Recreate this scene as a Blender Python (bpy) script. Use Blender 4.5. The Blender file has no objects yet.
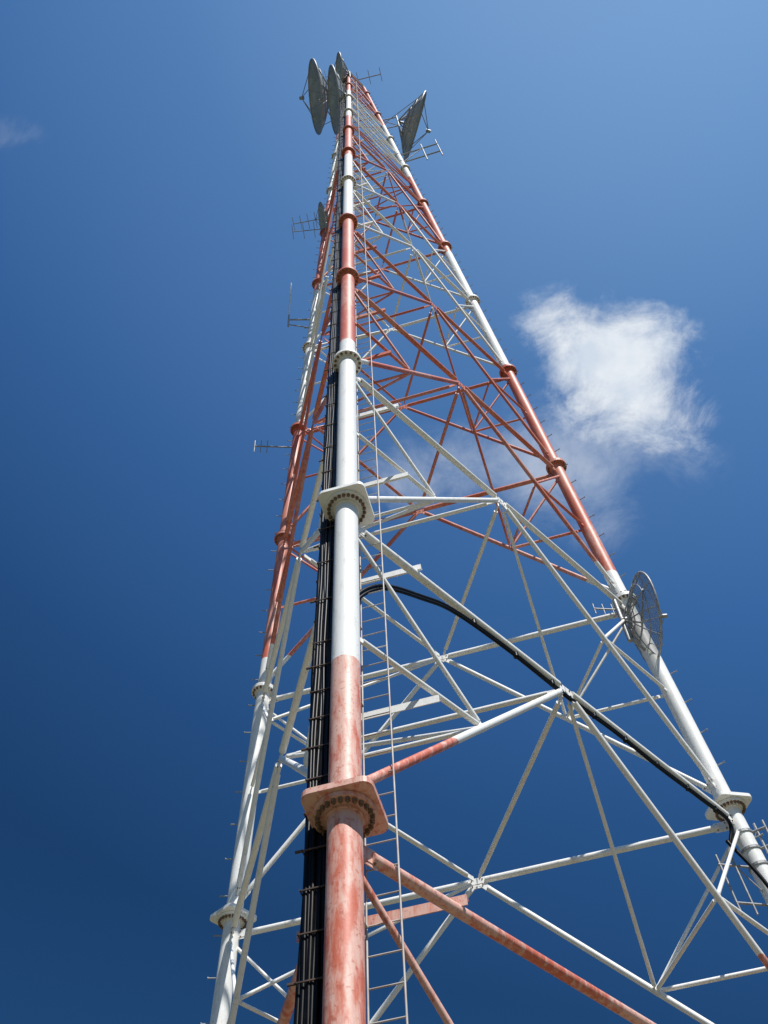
import bpy, math, random
from mathutils import Vector as V, Matrix
random.seed(7)
S=6.0; ZG=8.2; R0=5.925; K=0.0753; PHI=math.radians(-101.24)
FPX=1036.4; PITCH=math.radians(57.444); ROLL=math.radians(-5.309)
CAM=V((-0.536,-13.304,-6.606+ZG))
NT=11.3
scene=bpy.context.scene
# ------------------------------------------------------------ mesh builder
class MB:
    def __init__(s): s.v=[];s.f=[];s.m=[];s.s=[]
    def add(s,vs,fs,m=0,smooth=False):
        o=len(s.v); s.v+= [tuple(p) for p in vs]
        for f in fs: s.f.append([i+o for i in f]); s.m.append(m); s.s.append(smooth)
    def frame(s,d):
        d=d.normalized(); a=V((0,0,1)) if abs(d.z)<.9 else V((1,0,0))
        x=d.cross(a).normalized(); y=d.cross(x).normalized(); return x,y
    def tube(s,p0,p1,r,m=0,seg=10,r1=None,cap=True):
        p0=V(p0);p1=V(p1); d=p1-p0
        if d.length<1e-5: return
        r1=r if r1 is None else r1
        x,y=s.frame(d); vs=[]
        for p,rr in ((p0,r),(p1,r1)):
            for i in range(seg):
                a=2*math.pi*i/seg; vs.append(p+x*(math.cos(a)*rr)+y*(math.sin(a)*rr))
        fs=[(i,(i+1)%seg,seg+(i+1)%seg,seg+i) for i in range(seg)]
        s.add(vs,fs,m,True)
        if cap:
            s.add(vs[:seg],[tuple(range(seg))],m); s.add(vs[seg:],[tuple(range(seg-1,-1,-1))],m)
    def path(s,pts,r,m=0,seg=8):
        pts=[V(p) for p in pts]; n=len(pts); vs=[]
        x=None
        for i,p in enumerate(pts):
            d=(pts[min(i+1,n-1)]-pts[max(i-1,0)]).normalized()
            if x is None: x,_=s.frame(d)
            x=(x-d*x.dot(d)).normalized(); y=d.cross(x)
            for j in range(seg):
                a=2*math.pi*j/seg; vs.append(p+x*(math.cos(a)*r)+y*(math.sin(a)*r))
        fs=[(i*seg+j,i*seg+(j+1)%seg,(i+1)*seg+(j+1)%seg,(i+1)*seg+j) for i in range(n-1) for j in range(seg)]
        s.add(vs,fs,m,True)
        s.add(vs[:seg],[tuple(range(seg))],m); s.add(vs[-seg:],[tuple(range(seg-1,-1,-1))],m)
    def box(s,c,ax,ay,az,m=0):  # half-extent vectors
        vs=[c+ax*i+ay*j+az*k for i in(-1,1) for j in(-1,1) for k in(-1,1)]
        s.add(vs,[(0,1,3,2),(4,6,7,5),(0,4,5,1),(2,3,7,6),(0,2,6,4),(1,5,7,3)],m)
    def bar(s,p0,p1,w,h,m=0,up=None):
        p0=V(p0);p1=V(p1);d=p1-p0;dn=d.normalized()
        up=up or V((0,0,1)); x=dn.cross(up).normalized(); y=x.cross(dn)
        s.box((p0+p1)/2,d/2,x*w/2,y*h/2,m)
    def angle(s,p0,p1,w,t,m=0,up=None):  # L section
        p0=V(p0);p1=V(p1);d=p1-p0;dn=d.normalized()
        up=up or V((0,0,1)); x=dn.cross(up).normalized(); y=x.cross(dn)
        s.box((p0+p1)/2,d/2,x*w/2,y*t/2,m)
        s.box((p0+p1)/2+x*(w/2-t/2)-y*(w/2+t/2),d/2,x*t/2,y*w/2,m)
    def prism(s,c,ax,pts,h,m=0): # ax=(x,y,z) frame, pts 2D, extrude h along z centred
        x,y,z=ax;n=len(pts)
        vs=[c+x*a+y*b-z*h/2 for a,b in pts]+[c+x*a+y*b+z*h/2 for a,b in pts]
        s.add(vs,[tuple(range(n-1,-1,-1)),tuple(range(n,2*n))]+[(i,(i+1)%n,n+(i+1)%n,n+i) for i in range(n)],m)
    def obj(s,name,mats,parent=None):
        me=bpy.data.meshes.new(name); me.from_pydata(s.v,[],s.f)
        for mt in mats: me.materials.append(mt)
        me.polygons.foreach_set('material_index',s.m); me.polygons.foreach_set('use_smooth',s.s)
        me.update()
        o=bpy.data.objects.new(name,me); scene.collection.objects.link(o)
        if parent: o.parent=parent
        return o
# ------------------------------------------------------------ materials
def newmat(name):
    m=bpy.data.materials.new(name); m.use_nodes=True; nt=m.node_tree
    b=nt.nodes['Principled BSDF']; return m,nt,b
def N(nt,t,**kw):
    n=nt.nodes.new(t)
    for k,v in kw.items(): setattr(n,k,v)
    return n
def math_(nt,op,a,b=None,c=None,clamp=False):
    n=nt.nodes.new('ShaderNodeMath'); n.operation=op; n.use_clamp=clamp
    for i,x in enumerate((a,b,c)):
        if x is None: continue
        if isinstance(x,(int,float)): n.inputs[i].default_value=x
        else: nt.links.new(x,n.inputs[i])
    return n.outputs[0]
def mix(nt,f,a,b,bt='MIX'):
    n=nt.nodes.new('ShaderNodeMix'); n.data_type='RGBA'; n.blend_type=bt
    for sock,x in ((n.inputs[0],f),(n.inputs[6],a),(n.inputs[7],b)):
        if isinstance(x,(int,float)): sock.default_value=x
        elif isinstance(x,tuple): sock.default_value=(*x,1)
        else: nt.links.new(x,sock)
    return n.outputs[2]
def maprange(nt,x,a,b,c=0,d=1,smooth=False):
    n=nt.nodes.new('ShaderNodeMapRange'); n.interpolation_type='SMOOTHSTEP' if smooth else 'LINEAR'
    nt.links.new(x,n.inputs[0])
    for i,v in enumerate((a,b,c,d)): n.inputs[i+1].default_value=v
    return n.outputs[0]
BANDS=[0.38,2.17,4.05,5.85,7.7,9.5]
def paint_material():
    m,nt,b=newmat('banded_tower_paint')
    g=N(nt,'ShaderNodeNewGeometry'); sp=N(nt,'ShaderNodeSeparateXYZ'); nt.links.new(g.outputs['Position'],sp.inputs[0])
    ne=N(nt,'ShaderNodeTexNoise'); ne.inputs['Scale'].default_value=9; nt.links.new(g.outputs['Position'],ne.inputs['Vector'])
    z=math_(nt,'ADD',sp.outputs[2],math_(nt,'MULTIPLY',math_(nt,'SUBTRACT',ne.outputs[0],.5),.05))
    acc=None; sg=-1
    for bnd in BANDS:
        st=math_(nt,'GREATER_THAN',z,bnd*S+ZG)
        t=math_(nt,'MULTIPLY',st,float(sg)); acc=t if acc is None else math_(nt,'ADD',acc,t); sg=-sg
    red=math_(nt,'ADD',acc,1.0)
    mp=N(nt,'ShaderNodeMapping'); mp.inputs['Scale'].default_value=(7,7,1.3); nt.links.new(g.outputs['Position'],mp.inputs[0])
    n1=N(nt,'ShaderNodeTexNoise'); n1.inputs['Scale'].default_value=1.7; n1.inputs['Detail'].default_value=7; n1.inputs['Roughness'].default_value=.7; nt.links.new(mp.outputs[0],n1.inputs['Vector'])
    n2=N(nt,'ShaderNodeTexNoise'); n2.inputs['Scale'].default_value=.6; n2.inputs['Detail'].default_value=2; nt.links.new(g.outputs['Position'],n2.inputs['Vector'])
    n3=N(nt,'ShaderNodeTexNoise'); n3.inputs['Scale'].default_value=22; n3.inputs['Detail'].default_value=4; nt.links.new(g.outputs['Position'],n3.inputs['Vector'])
    chalk=maprange(nt,math_(nt,'ADD',n1.outputs[0],math_(nt,'MULTIPLY',math_(nt,'SUBTRACT',n2.outputs[0],.5),.8)),.38,.64,0,1,True)
    hi=maprange(nt,sp.outputs[2],ZG+8,ZG+20,1,.3)
    chalk=math_(nt,'MULTIPLY',chalk,hi)
    rc=mix(nt,chalk,(.60,.145,.08),(.75,.46,.375))
    chip=maprange(nt,n3.outputs[0],.58,.67,0,.55)
    rc=mix(nt,chip,rc,(.44,.09,.05))
    dirt=maprange(nt,n1.outputs[0],.5,.75,0,1,True)
    wc=mix(nt,dirt,(.86,.86,.83),(.66,.64,.59))
    wc=mix(nt,maprange(nt,n3.outputs[0],.66,.72,0,.5),wc,(.36,.22,.13))
    col=mix(nt,red,wc,rc)
    nt.links.new(col,b.inputs['Base Color']); b.inputs['Roughness'].default_value=.5
    bp=N(nt,'ShaderNodeBump'); bp.inputs['Strength'].default_value=.15; bp.inputs['Distance'].default_value=.01
    nt.links.new(n3.outputs[0],bp.inputs['Height']); nt.links.new(bp.outputs[0],b.inputs['Normal'])
    return m
def simple(name,c1,c2,scale=8,rough=.6,metal=0,alpha=None,spec=.5):
    m,nt,b=newmat(name); g=N(nt,'ShaderNodeNewGeometry')
    n=N(nt,'ShaderNodeTexNoise'); n.inputs['Scale'].default_value=scale; n.inputs['Detail'].default_value=4; nt.links.new(g.outputs['Position'],n.inputs['Vector'])
    nt.links.new(mix(nt,maprange(nt,n.outputs[0],.35,.68,0,1),c1,c2),b.inputs['Base Color'])
    b.inputs['Roughness'].default_value=rough; b.inputs['Metallic'].default_value=metal; b.inputs['Specular IOR Level'].default_value=spec
    if alpha is not None: b.inputs['Alpha'].default_value=alpha
    return m
PAINT=paint_material()
RUST=simple('rusty_bolt_steel',(.13,.075,.045),(.28,.17,.10),30,.75)
GALV=simple('galvanised_steel',(.26,.27,.28),(.42,.42,.41),12,.5,.4)
LADD=simple('ladder_steel',(.42,.36,.32),(.60,.57,.54),5,.6,.1)
BLACK=simple('black_cable_rubber',(.003,.003,.0035),(.007,.007,.008),15,.38,0,None,.16)
CLAMP=simple('cable_clamp_steel',(.035,.025,.02),(.12,.07,.05),10,.7)
DISH=simple('weathered_dish_aluminium',(.28,.32,.31),(.42,.45,.43),3,.5,.2)
MESH=simple('wire_mesh_reflector',(.20,.21,.22),(.29,.30,.30),3,.7,.1,.55)
CONC=simple('concrete',(.28,.27,.25),(.42,.40,.37),5,.9)
WHITE=simple('white_fibreglass',(.72,.72,.70),(.8,.8,.78),5,.4)
# ------------------------------------------------------------ tower
ANG={'N':PHI,'R':PHI+2*math.pi/3,'L':PHI-2*math.pi/3}
def leg(t,n,dz=0):
    z=n*S+dz; r=R0-K*z; a=ANG[t]; return V((r*math.cos(a),r*math.sin(a),z+ZG))
def inward(t): return V((-math.cos(ANG[t]),-math.sin(ANG[t]),0))
def tang(t): i=inward(t); return V((i.y,-i.x,0))
tower=bpy.data.objects.new('lattice_radio_tower',None); scene.collection.objects.link(tower)
RL=.165
def rleg(n): return RL if n<6 else RL*max(.62,1-(n-6)*.075)
m=MB()
NB=-(ZG-.45)/S
for t in 'NLR':
    lv=[NB]+list(range(-1,12))
    lv=[l for l in lv if l<=NT]+[NT]
    for a,b in zip(lv[:-1],lv[1:]):
        m.tube(leg(t,a),leg(t,b),rleg(a),0,28 if t=='N' else 20,r1=rleg(a))
m.obj('legs',[PAINT],tower)
# flanges
m=MB(); mb=MB()
def rsq(h,c,k=5):
    pts=[]
    for q in range(4):
        a0=q*math.pi/2; cx=(h-c)*(1 if q in(0,3) else -1); cy=(h-c)*(1 if q in(0,1) else -1)
        for i in range(k+1):
            a=a0+i*math.pi/2/k; pts.append((cx+c*math.cos(a),cy+c*math.sin(a)))
    return pts
def circ(r,k=32): return [(r*math.cos(2*math.pi*i/k),r*math.sin(2*math.pi*i/k)) for i in range(k)]
for t in 'NLR':
    for n in range(-1,12):
        ax=(leg(t,n+1)-leg(t,n)).normalized(); u=inward(t); u=(u-ax*u.dot(ax)).normalized(); w=ax.cross(u)
        c=leg(t,n); fr=(u,w,ax)
        rf=(.285 if n<6 else .285*max(.68,1-(n-6)*.06))
        if n<=1:
            m.prism(c+ax*.045,fr,rsq(.345,.10),.07,0)
            m.prism(c-ax*.022,fr,circ(.30),.05,0)
            nb=24; rb=.255
        else:
            m.prism(c+ax*.026,fr,circ(rf),.045,0); m.prism(c-ax*.026,fr,circ(rf),.045,0)
            nb=16; rb=rf*.84
        m.prism(c-ax*.06,fr,circ(rleg(n)+.018,24),.04,0)
        for i in range(nb):
            a=2*math.pi*(i+.5)/nb; d=u*math.cos(a)+w*math.sin(a)
            mb.tube(c+d*rb-ax*.10,c+d*rb+ax*.11,.016 if n<=2 else .018,0,6)
            mb.tube(c+d*rb-ax*.078,c+d*rb-ax*.046,.027,0,6)
            mb.tube(c+d*rb+ax*.081,c+d*rb+ax*.105,.027,0,6)
m.obj('flanges',[PAINT],tower); mb.obj('flange_bolts',[RUST],tower)
# bracing
m=MB(); g=MB()
faces=[('N','R'),('L','R'),('N','L')]
DB=-.34; DU=.30
def off(p,q,d): return p+(q-p).normalized()*d
def brace(p,q,r,seg=10,flat=.16,mm=m):
    d=(q-p); L=d.length
    if L<.8: mm.tube(p,q,r,0,seg); return
    mm.tube(p+d.normalized()*flat,q-d.normalized()*flat,r,0,seg)
    x,y=mm.frame(d)
    for e,sg in ((p,1),(q,-1)):
        mm.box(e+d.normalized()*flat*.5*sg*1.05,d.normalized()*flat*.62,x*r*.25,y*r*1.05,0)
def rsq_rect(a,b):
    k=.25*min(a,b); return [(a,-b+k),(a,b-k),(a-k,b),(-a+k,b),(-a,b-k),(-a,-b+k),(-a+k,-b),(a-k,-b)]
def plate(c,e1,e2,a,b,th=.014):
    nrm=e1.cross(e2).normalized()
    g.prism(c,(e1,nrm.cross(e1),nrm),rsq_rect(a,b),th,0)
    for i in(-1,1):
        for j in(-1,1):
            p=c+e1*a*.55*i+nrm.cross(e1)*b*.55*j; g.tube(p-nrm*.03,p+nrm*.03,.014,1,6)
def M(f,n,dz=DB): return (leg(f[0],n,dz)+leg(f[1],n,dz))/2
def QQ(f,n,t): return (M(f,n)+leg(t,n-1,DU))/2
FULL=7
HIP={('N','R'):(('L','R'),'R'),('L','R'):(('N','L'),'L'),('N','L'):(('N','R'),'N')}
for n in range(-1,FULL+1):
    sc=1 if n<4 else .88
    for f in faces:
        a,b=f; mn=M(f,n)
        for t in f:
            p=leg(t,n,DB); e=off(p,mn,RL); brace(e,mn,.062*sc)
            d=(mn-p).normalized()
            plate(off(p,mn,RL+.11),d,V((0,0,1)),.14,.10)
            if n>-1:
                q=leg(t,n-1,DU); e2=off(q,mn,RL); brace(off(mn,q,.10),e2,.052*sc)
                plate(off(q,mn,RL+.10),(mn-q).normalized(),(mn-p).normalized(),.13,.08)
                Q=(mn+q)/2
                rr=R0-K*(Q.z-ZG); h=V((rr*math.cos(ANG[t]),rr*math.sin(ANG[t]),Q.z))
                brace(off(h,Q,RL),Q,.038*sc,8,.1); brace(off(leg(t,n,DB-.1),Q,RL),Q,.034*sc,8,.1)
                plate(Q,(mn-q).normalized(),(h-Q).normalized(),.08,.055,.012)
        e=(leg(b,n)-leg(a,n)).normalized()
        plate(mn-V((0,0,.04)),e,V((0,0,1)),.18,.11)
        if n>-1:
            hf,ht=HIP[f]; q=QQ(hf,n,ht); brace(off(mn,q,.15),q,.034*sc,8,.1)
    ms=[M(f,n) for f in faces]
    for i in range(3): brace(off(ms[i],ms[(i+1)%3],.12),off(ms[(i+1)%3],ms[i],.12),.045*sc,8)
    for t in 'NLR':
        fs=[f for f in faces if t in f]
        if n>-1:
            Qs=[QQ(f,n,t) for f in fs]; brace(Qs[0],Qs[1],.032*sc,8,.1)
        if t=='N':
            for hn in ((n,) if n==-1 else (n,n-.5)):
                pl=leg('N',hn,DB).lerp(leg('L',hn,DB),.145); pr=leg('N',hn,DB).lerp(leg('R',hn,DB),.145)
                d=(pr-pl).normalized(); c0=pl-d*.12+V((0,0,.13)); c1=pr+d*.10+V((0,0,.13))
                m.angle(c0,c1,.105,.012,0)
lv=[FULL+.5*i for i in range(0,int((NT-FULL)*2)+1)]
for a0,b0 in zip(lv[:-1],lv[1:]):
    for f in faces:
        A0,A1,B0,B1=leg(f[0],a0),leg(f[0],b0),leg(f[1],a0),leg(f[1],b0)
        m.tube(A1,B1,.035,0,7); m.tube(A0,B1,.03,0,7); m.tube(B0,A1,.03,0,7)
for f in faces: m.tube(leg(f[0],NT),leg(f[1],NT),.05,0,8)
m.obj('bracing',[PAINT],tower); g.obj('gusset_plates',[PAINT,RUST],tower)
# step pegs on the legs
m=MB()
for t,side in (('R',1),('L',-1)):
    z=-6.5; k=0
    while z<NT*S-1:
        n=z/S; c=leg(t,n); d=(tang(t)*(1 if k%2 else -1)*.75-inward(t)*.65).normalized()
        m.tube(c+d*rleg(n)*.9,c+d*(rleg(n)+.15),.013,0,6); m.tube(c+d*(rleg(n)+.14),c+d*(rleg(n)+.155),.024,0,6)
        z+=.42;k+=1
m.obj('step_pegs',[GALV],tower)
# ladder
m=MB(); u=inward('N'); tt=tang('N')
def lp(n,a,b): return leg('N',n)+tt*a+u*b
m_n=NB+.05
LA,LB,LD=.06,.375,.46
for a in (LA,LB):
    m.tube(lp(m_n,a,LD),lp(NT-.3,a,LD),.010,0,8)
z=m_n*S
while z<(NT-.3)*S:
    m.tube(lp(z/S,LA,LD),lp(z/S,LB,LD),.008,0,6); z+=.31
z=m_n*S+.5
while z<(NT-.3)*S:
    m.bar(lp(z/S,.02,.12),lp(z/S,LA,LD),.03,.008,0); z+=1.5
m.obj('climbing_ladder',[LADD],tower)
# cable bundle
m=MB(); c=MB()
layers=[(-.155,-.39,.11,8,.026),(-.15,-.42,.150,9,.028),(-.13,-.42,.195,9,.029)]
for (a0,a1,b,nc,r0) in layers:
  for i in range(nc):
    a=a0+(a1-a0)*i/(nc-1); r=r0*random.choice([.85,1,1.12])
    pts=[]; z=(NB+.02)*S; ph=random.random()*6
    top=(NT-.1-random.random()*.8)*S
    while z<top:
        k2=1+max(0,z-30)/90.
        pts.append(lp(z/S,(a+.008*math.sin(z*1.1+ph)+.005*math.sin(z*2.9+ph*2))*k2,b+.010*math.sin(z*.9+ph))); z+=.5
    m.path(pts,r*(1.0),0,8)
m.obj('cable_bundle',[BLACK],tower)
z=(NB+.1)*S; k=0
while z<(NT-.4)*S:
    if k%2==0 or z<3: c.bar(lp(z/S,-.155,.076),lp(z/S,-.43,.076),.012,.012,0,V((0,0,1)))
    c.bar(lp(z/S,-.10,.24),lp(z/S,-.46,.24),.03,.03,0,V((0,0,1)))
    c.tube(lp(z/S,-.43,.06),lp(z/S,-.43,.25),.008,0,6)
    if k%3==0: c.bar(lp(z/S,-.43,.078),lp(z/S,-.50,.078),.02,.02,0)
    k+=1; z+=.46
for a in (-.12,-.455): c.bar(lp(NB,a,.25),lp(NT-.4,a,.25),.012,.05,0,u)
c.obj('cable_tray',[CLAMP],tower)
# loose cable following the brace to the right leg
m=MB()
def spline(P,k=10):
    out=[]
    P=[P[0]*2-P[1]]+P+[P[-1]*2-P[-2]]
    for i in range(1,len(P)-2):
        for j in range(k):
            t=j/k; a,b,cc,d=P[i-1],P[i],P[i+1],P[i+2]
            out.append(.5*((2*b)+(cc-a)*t+(2*a-5*b+4*cc-d)*t*t+(3*b-3*cc+d-a)*t*t*t))
    out.append(P[-2]); return out
n1=leg('N',1,DB); m1=M(('N','R'),1); r1=leg('R',1,DB)
dn=V((0,0,-1))
P=[lp(.60,-.1,.3),lp(.70,.05,.35),n1.lerp(m1,.14)+dn*.95,n1.lerp(m1,.30)+dn*.50,n1.lerp(m1,.45)+dn*.20,n1.lerp(m1,.7)+dn*.10,m1+dn*.14,m1.lerp(r1,.25)+dn*.08,m1.lerp(r1,.5)+dn*.12,m1.lerp(r1,.75)+dn*.09,m1.lerp(r1,.93)+dn*.12,
   r1-V((.30,.15,.5)),leg('R',.85)-V((.38,.2,0)),leg('R',.72)-V((.15,.25,0)),leg('R',.5)-V((-.1,.25,0))]
pp=spline(P); m.path(pp,.034,0,8); m.path([p+V((.02,.02,-.04)) for p in pp],.024,0,8)
for tq in (.55,.75,.93):
    p=n1.lerp(m1,tq)+dn*.04; m.tube(p-V((0,0,.10)),p+V((0,0,.09)),.045,0,8)
for tq in (.15,.32,.5,.68,.85):
    p=m1.lerp(r1,tq)+dn*.03; m.tube(p-V((0,0,.10)),p+V((0,0,.09)),.045,0,8)
m.obj('feeder_cable',[BLACK],tower)
# footings
m=MB()
for t in 'NLR':
    c0=leg(t,NB); c0.z=.22; m.box(c0,V((.8,0,0)),V((0,.8,0)),V((0,0,.22)),0)
    m.prism(V((c0.x,c0.y,.46)),(V((1,0,0)),V((0,1,0)),V((0,0,1))),rsq(.36,.05),.04,1)
m.obj('concrete_footings',[CONC,PAINT],tower)
# top platform ring & finials
m=MB()
for t in 'NLR':
    m.tube(leg(t,NT),leg(t,NT)+V((0,0,.9)),.03,0,8)
for f in faces:
    for dz in(.45,.9): m.tube(leg(f[0],NT)+V((0,0,dz)),leg(f[1],NT)+V((0,0,dz)),.025,0,8)
m.tube(M(('L','R'),NT,0),M(('L','R'),NT,0)+V((0,0,3)),.03,0,8)
m.obj('top_railing',[GALV],tower)
# ------------------------------------------------------------ antennas
def dish(name,c,az,D,mount,el=0,depth=.17,mat=MESH,ribs=12,rings=4,rr=.018):
    m=MB(); az=math.radians(az); el=math.radians(el)
    a=V((math.cos(az)*math.cos(el),math.sin(az)*math.cos(el),math.sin(el)))
    x=a.cross(V((0,0,1))).normalized(); y=x.cross(a); R=D/2; dp=depth*D
    def P(r,th,o=0): return c+a*(dp*(r/R)**2-dp+o)+x*(r*math.cos(th))+y*(r*math.sin(th))
    seg=48;rg=8; vs=[P(0,0)]
    for i in range(1,rg+1):
        for j in range(seg): vs.append(P(R*i/rg,2*math.pi*j/seg))
    fs=[(0,1+j,1+(j+1)%seg) for j in range(seg)]
    for i in range(rg-1):
        for j in range(seg): b=1+i*seg; fs.append((b+j,b+(j+1)%seg,b+seg+(j+1)%seg,b+seg+j))
    m.add(vs,fs,0,True)
    for j in range(ribs):
        th=2*math.pi*j/ribs; m.path([P(R*k/6,th,-.015) for k in range(7)],rr*.8,1,6)
    for i in range(1,rings+1):
        r=R*i/rings; pts=[P(r,2*math.pi*j/40,-.015) for j in range(41)]; m.path(pts,rr*(1.5 if i==rings else .6),1,6)
    F=c+a*(R*R/(4*dp)-dp)
    if (F-c).length>D*.30: F=c+a*D*.24
    for j in range(4):
        m.tube(P(R*.96,math.pi/4+math.pi/2*j),F,rr*.6,1,6)
    m.tube(F-a*.12*D*.3,F+a*.10*D*.3,.04*D*.6,1,12)
    bc=P(0,0)-a*.10*D
    m.tube(P(0,0),bc,.07,1,12)
    for j in range(6): th=math.pi/3*j; m.tube(bc,P(R*.55,th,-.02),rr,1,6)
    m.tube(bc-V((0,0,.35*D)),bc+V((0,0,.35*D)),.05,1,10)
    for dz in(-.28,.28):
        m.tube(bc+V((0,0,dz*D)),mount+V((0,0,dz*D)),.035,1,8)
    m.tube(mount+V((0,0,.28*D)),bc-V((0,0,.28*D)),.025,1,8)
    m.tube(P(R*.8,0,-.02),mount+V((0,0,0)),.022,1,8)
    return m.obj(name,[mat,GALV])
RD=leg('R',1.80)
dish('mesh_dish_antenna',RD+V((.10,-.42,.1)),2,2.0,RD,el=3,mat=MESH,ribs=10,rings=4)
dish('parabolic_dish_antenna',leg('L',10.4)+V((-1.5,-1.3,0)),183,4.4,leg('L',10.4),el=-11,mat=DISH,rr=.04)
dish('parabolic_dish_antenna',leg('N',9.4)+V((-.9,.3,0)),183,3.7,leg('N',9.4),el=-9,mat=DISH,rr=.035)
dish('parabolic_dish_antenna',leg('N',10.7)+V((-.6,-.2,.6)),186,2.6,leg('N',10.7),el=-8,mat=DISH,rr=.035)
dish('parabolic_dish_antenna',leg('R',9.6)+V((1.95,.3,0)),20,4.1,leg('R',9.6),el=-11,mat=DISH,rr=.04)
dish('mesh_dish_antenna',leg('L',7.0)+V((-.1,-.7,0)),183,1.5,leg('L',7.0),el=-12,mat=DISH,ribs=8,rings=3)
def yagi(name,base,az,L,n,el_len,vert=True,start=.35,rr=.022):
    m=MB(); a=V((math.cos(math.radians(az)),math.sin(math.radians(az)),0)); e=V((0,0,1)) if vert else a.cross(V((0,0,1)))
    m.tube(base,base+a*L,rr,0,8)
    for i in range(n):
        p=base+a*(L*(start+(1-start)*i/(n-1))); l=el_len*(1-.04*i); m.tube(p-e*l/2,p+e*l/2,rr*.6,0,6)
    m.box(base+a*.05,a*.06,V((0,0,.08)),a.cross(V((0,0,1)))*.06,0)
    return m.obj(name,[GALV])
yagi('yagi_antenna',leg('L',3.82),188,1.35,3,.8,True,.7,.026)
yagi('yagi_antenna',leg('L',7.1),180,1.6,3,.8,False)
yagi('yagi_antenna',leg('L',7.35),175,1.7,4,.8,False)
yagi('yagi_antenna',M(('L','R'),NT,0)+V((-1.6,0,2.6)),-8,3.6,5,1.1,False,.1,.035)
yagi('yagi_antenna',leg('N',NT)+V((0,0,.9)),170,1.6,4,1.0,False,.1)
yagi('yagi_antenna',leg('R',1.95),190,.8,4,.4,True,.2)
def whip(name,base,az,L,H,down=.4):
    m=MB(); a=V((math.cos(math.radians(az)),math.sin(math.radians(az)),0)); e=base+a*L
    m.tube(base,e,.035,0,8); m.tube(base-V((0,0,.9)),e-V((0,0,.5)),.026,0,8)
    m.tube(e-V((0,0,.7)),e+V((0,0,.5)),.035,0,8); m.tube(e+V((0,0,.5)),e+V((0,0,H)),.036,1,8,r1=.024)
    return m.obj(name,[GALV,WHITE])
whip('whip_antenna',leg('L',5.42),185,1.0,4.2)
def frame(name,t,n,az,L,H,r=.04,post=.5):
    m=MB(); a=V((math.cos(math.radians(az)),math.sin(math.radians(az)),0)); b=leg(t,n); b2=leg(t,n,H)
    m.tube(b,b+a*L,r,0,8); m.tube(b2,b2+a*L,r,0,8)
    for k in(.97,.6): m.tube(b+a*L*k-V((0,0,post)),b2+a*L*k+V((0,0,post)),r*.9,0,8)
    m.tube(b,b2+a*L*.6,r*.6,0,8)
    for q in (b,b2):
        ax=(leg(t,n+1)-leg(t,n)).normalized(); uu=inward(t); uu=(uu-ax*uu.dot(ax)).normalized()
        m.prism(q,(uu,ax.cross(uu),ax),circ(rleg(n)+.02,20),.05,0)
    return m.obj(name,[GALV])
frame('antenna_mounting_frame','R',8.2,-12,2.2,1.4,post=.9)
frame('antenna_mounting_frame','R',.66,195,.75,.75,.022,.2)
frame('antenna_mounting_frame','R',.84,-25,.42,.35,.025,.15)
# ------------------------------------------------------------ ground
m=MB(); m.add([(-4000,-4000,0),(4000,-4000,0),(4000,4000,0),(-4000,4000,0)],[(0,1,2,3)])
G,nt,b=newmat('dry_grass_ground'); gg=N(nt,'ShaderNodeNewGeometry')
a1=N(nt,'ShaderNodeTexNoise'); a1.inputs['Scale'].default_value=.15; a1.inputs['Detail'].default_value=8; nt.links.new(gg.outputs[0],a1.inputs['Vector'])
a2=N(nt,'ShaderNodeTexNoise'); a2.inputs['Scale'].default_value=9; a2.inputs['Detail'].default_value=6; nt.links.new(gg.outputs[0],a2.inputs['Vector'])
cc=mix(nt,maprange(nt,a1.outputs[0],.42,.6),(.09,.10,.04),(.27,.22,.15)); cc=mix(nt,maprange(nt,a2.outputs[0],.3,.7,.0,.5),cc,(.06,.06,.03))
nt.links.new(cc,b.inputs['Base Color']); b.inputs['Roughness'].default_value=.95
m.obj('ground',[G])
# ------------------------------------------------------------ camera
F=V((0,math.cos(PITCH),math.sin(PITCH)));Rt=V((1,0,0));U=Rt.cross(F)
cr,sr=math.cos(ROLL),math.sin(ROLL); R2=Rt*cr+U*sr; U2=Rt*-sr+U*cr
cd=bpy.data.cameras.new('camera'); co=bpy.data.objects.new('camera',cd); scene.collection.objects.link(co)
cd.sensor_fit='VERTICAL'; cd.sensor_height=36; cd.sensor_width=27; cd.lens=FPX/1024*36; cd.clip_start=.05; cd.clip_end=20000
mt=Matrix((R2,U2,-F)).transposed().to_4x4(); mt.translation=CAM; co.matrix_world=mt; scene.camera=co
# ------------------------------------------------------------ light
SE=math.radians(54); SA=math.radians(150)  # azimuth clockwise from +Y
sd=V((math.sin(SA)*math.cos(SE),math.cos(SA)*math.cos(SE),math.sin(SE)))
ld=bpy.data.lights.new('sun','SUN'); ld.energy=5.0; ld.angle=math.radians(.53); ld.color=(1,.965,.91)
lo=bpy.data.objects.new('sun',ld); scene.collection.objects.link(lo); lo.rotation_euler=sd.to_track_quat('Z','Y').to_euler(); lo.location=(0,0,120)
w=bpy.data.worlds.new('World'); scene.world=w; w.use_nodes=True; nt=w.node_tree
try:
    w.cycles.sampling_method='MANUAL'; w.cycles.sample_map_resolution=256
except Exception: pass
bg=nt.nodes['Background']; bg.inputs[1].default_value=.09
sky=N(nt,'ShaderNodeTexSky'); sky.sky_type='NISHITA'; sky.sun_disc=False; sky.sun_elevation=SE; sky.sun_rotation=SA
sky.altitude=200; sky.air_density=1.0; sky.dust_density=.6; sky.ozone_density=3.0
tc=N(nt,'ShaderNodeTexCoord'); DIR=tc.outputs['Generated']
def raydir(px,py): return (F*FPX+R2*(px-384)-U2*(py-512)).normalized()
def plane(px,py): d=raydir(px,py); return V((d.x/d.z,d.y/d.z))
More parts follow.
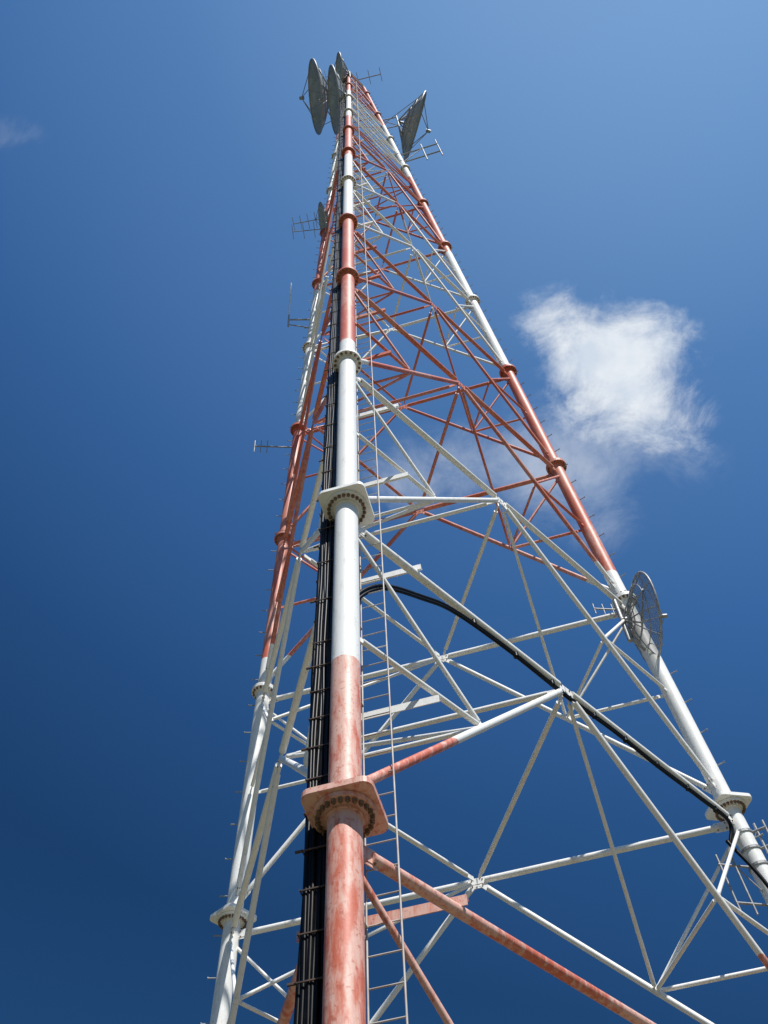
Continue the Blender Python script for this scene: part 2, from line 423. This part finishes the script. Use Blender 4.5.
sep=N(nt,'ShaderNodeSeparateXYZ'); nt.links.new(DIR,sep.inputs[0])
zz=math_(nt,'MAXIMUM',sep.outputs[2],.05)
X=math_(nt,'DIVIDE',sep.outputs[0],zz); Y=math_(nt,'DIVIDE',sep.outputs[1],zz)
cv=N(nt,'ShaderNodeCombineXYZ'); nt.links.new(X,cv.inputs[0]); nt.links.new(Y,cv.inputs[1])
nz=N(nt,'ShaderNodeTexNoise'); nz.inputs['Scale'].default_value=13; nz.inputs['Detail'].default_value=9; nz.inputs['Roughness'].default_value=.68; nz.inputs['Distortion'].default_value=.35; nt.links.new(cv.outputs[0],nz.inputs['Vector'])
nz2=N(nt,'ShaderNodeTexNoise'); nz2.inputs['Scale'].default_value=18; nz2.inputs['Detail'].default_value=5; nt.links.new(cv.outputs[0],nz2.inputs['Vector'])
def blobs(L):
    acc=None
    for px,py,rx,ry,amp in L:
        p0=plane(px,py); px1=plane(px+rx,py)-p0; py1=plane(px,py+ry)-p0
        det=px1.x*py1.y-px1.y*py1.x
        ia=(py1.y/det,-py1.x/det); ib=(-px1.y/det,px1.x/det)
        dx=math_(nt,'SUBTRACT',X,p0.x); dy=math_(nt,'SUBTRACT',Y,p0.y)
        qa=math_(nt,'ADD',math_(nt,'MULTIPLY',dx,ia[0]),math_(nt,'MULTIPLY',dy,ia[1]))
        qb=math_(nt,'ADD',math_(nt,'MULTIPLY',dx,ib[0]),math_(nt,'MULTIPLY',dy,ib[1]))
        r2=math_(nt,'ADD',math_(nt,'MULTIPLY',qa,qa),math_(nt,'MULTIPLY',qb,qb))
        e=math_(nt,'MULTIPLY',math_(nt,'EXPONENT',math_(nt,'MULTIPLY',r2,-1.0)),amp)
        acc=e if acc is None else math_(nt,'ADD',acc,e)
    return acc
main=blobs([(545,318,36,32,.55),(600,338,52,40,.85),(640,386,60,50,.95),(686,432,36,28,.5),(588,396,44,42,.5),(662,334,36,28,.42)])
wisp=blobs([(490,462,80,36,.55),(400,485,60,38,.35),(560,492,50,40,.4),(608,530,34,38,.38),(16,135,34,22,.38),(610,430,100,56,.45),(695,465,40,24,.2)])
nd=math_(nt,'SUBTRACT',nz.outputs[0],.5)
gm=math_(nt,'MULTIPLY',main,3.0,clamp=True); gw=math_(nt,'MULTIPLY',wisp,4.0,clamp=True)
dm=maprange(nt,math_(nt,'ADD',main,math_(nt,'MULTIPLY',math_(nt,'MULTIPLY',nd,gm),2.1)),.24,1.30,0,.98,True)
dw=maprange(nt,math_(nt,'ADD',wisp,math_(nt,'MULTIPLY',math_(nt,'MULTIPLY',nd,gw),1.1)),.12,1.0,0,.5,True)
dens=math_(nt,'SUBTRACT',1.0,math_(nt,'MULTIPLY',math_(nt,'SUBTRACT',1.0,dm),math_(nt,'SUBTRACT',1.0,dw)))
# circumsolar brightening / deep blue away from the sun (function of world direction)
bd=raydir(620,-80)
vd=N(nt,'ShaderNodeVectorMath'); vd.operation='DOT_PRODUCT'; nt.links.new(DIR,vd.inputs[0]); vd.inputs[1].default_value=bd
ramp=N(nt,'ShaderNodeValToRGB'); nt.links.new(vd.outputs['Value'],ramp.inputs[0])
el=ramp.color_ramp.elements; SCL=3.0
stops=[(.58,(.16,.41,.63)),(.70,(.29,.66,.98)),(.82,(.56,1.08,1.48)),(.93,(1.10,1.64,1.90)),(1.0,(1.95,2.38,2.30))]
el[0].position=stops[0][0]; el[1].position=stops[-1][0]
for p_,_ in stops[1:-1]: el.new(p_)
for e_,(p_,c_) in zip(sorted(el,key=lambda q:q.position),stops): e_.color=(*[x/SCL for x in c_],1)
ramp.color_ramp.interpolation='LINEAR'
rs=mix(nt,1.0,ramp.outputs[0],(SCL,SCL,SCL),'MULTIPLY')
tint=mix(nt,1.0,sky.outputs[0],rs,'MULTIPLY')
ccol=mix(nt,maprange(nt,nz2.outputs[0],.35,.62),(7.2,8.1,9.3),(9.6,10.0,10.4))
nt.links.new(mix(nt,dens,tint,ccol),bg.inputs[0])
scene.view_settings.view_transform='Standard'; scene.view_settings.look='None'; scene.view_settings.exposure=0
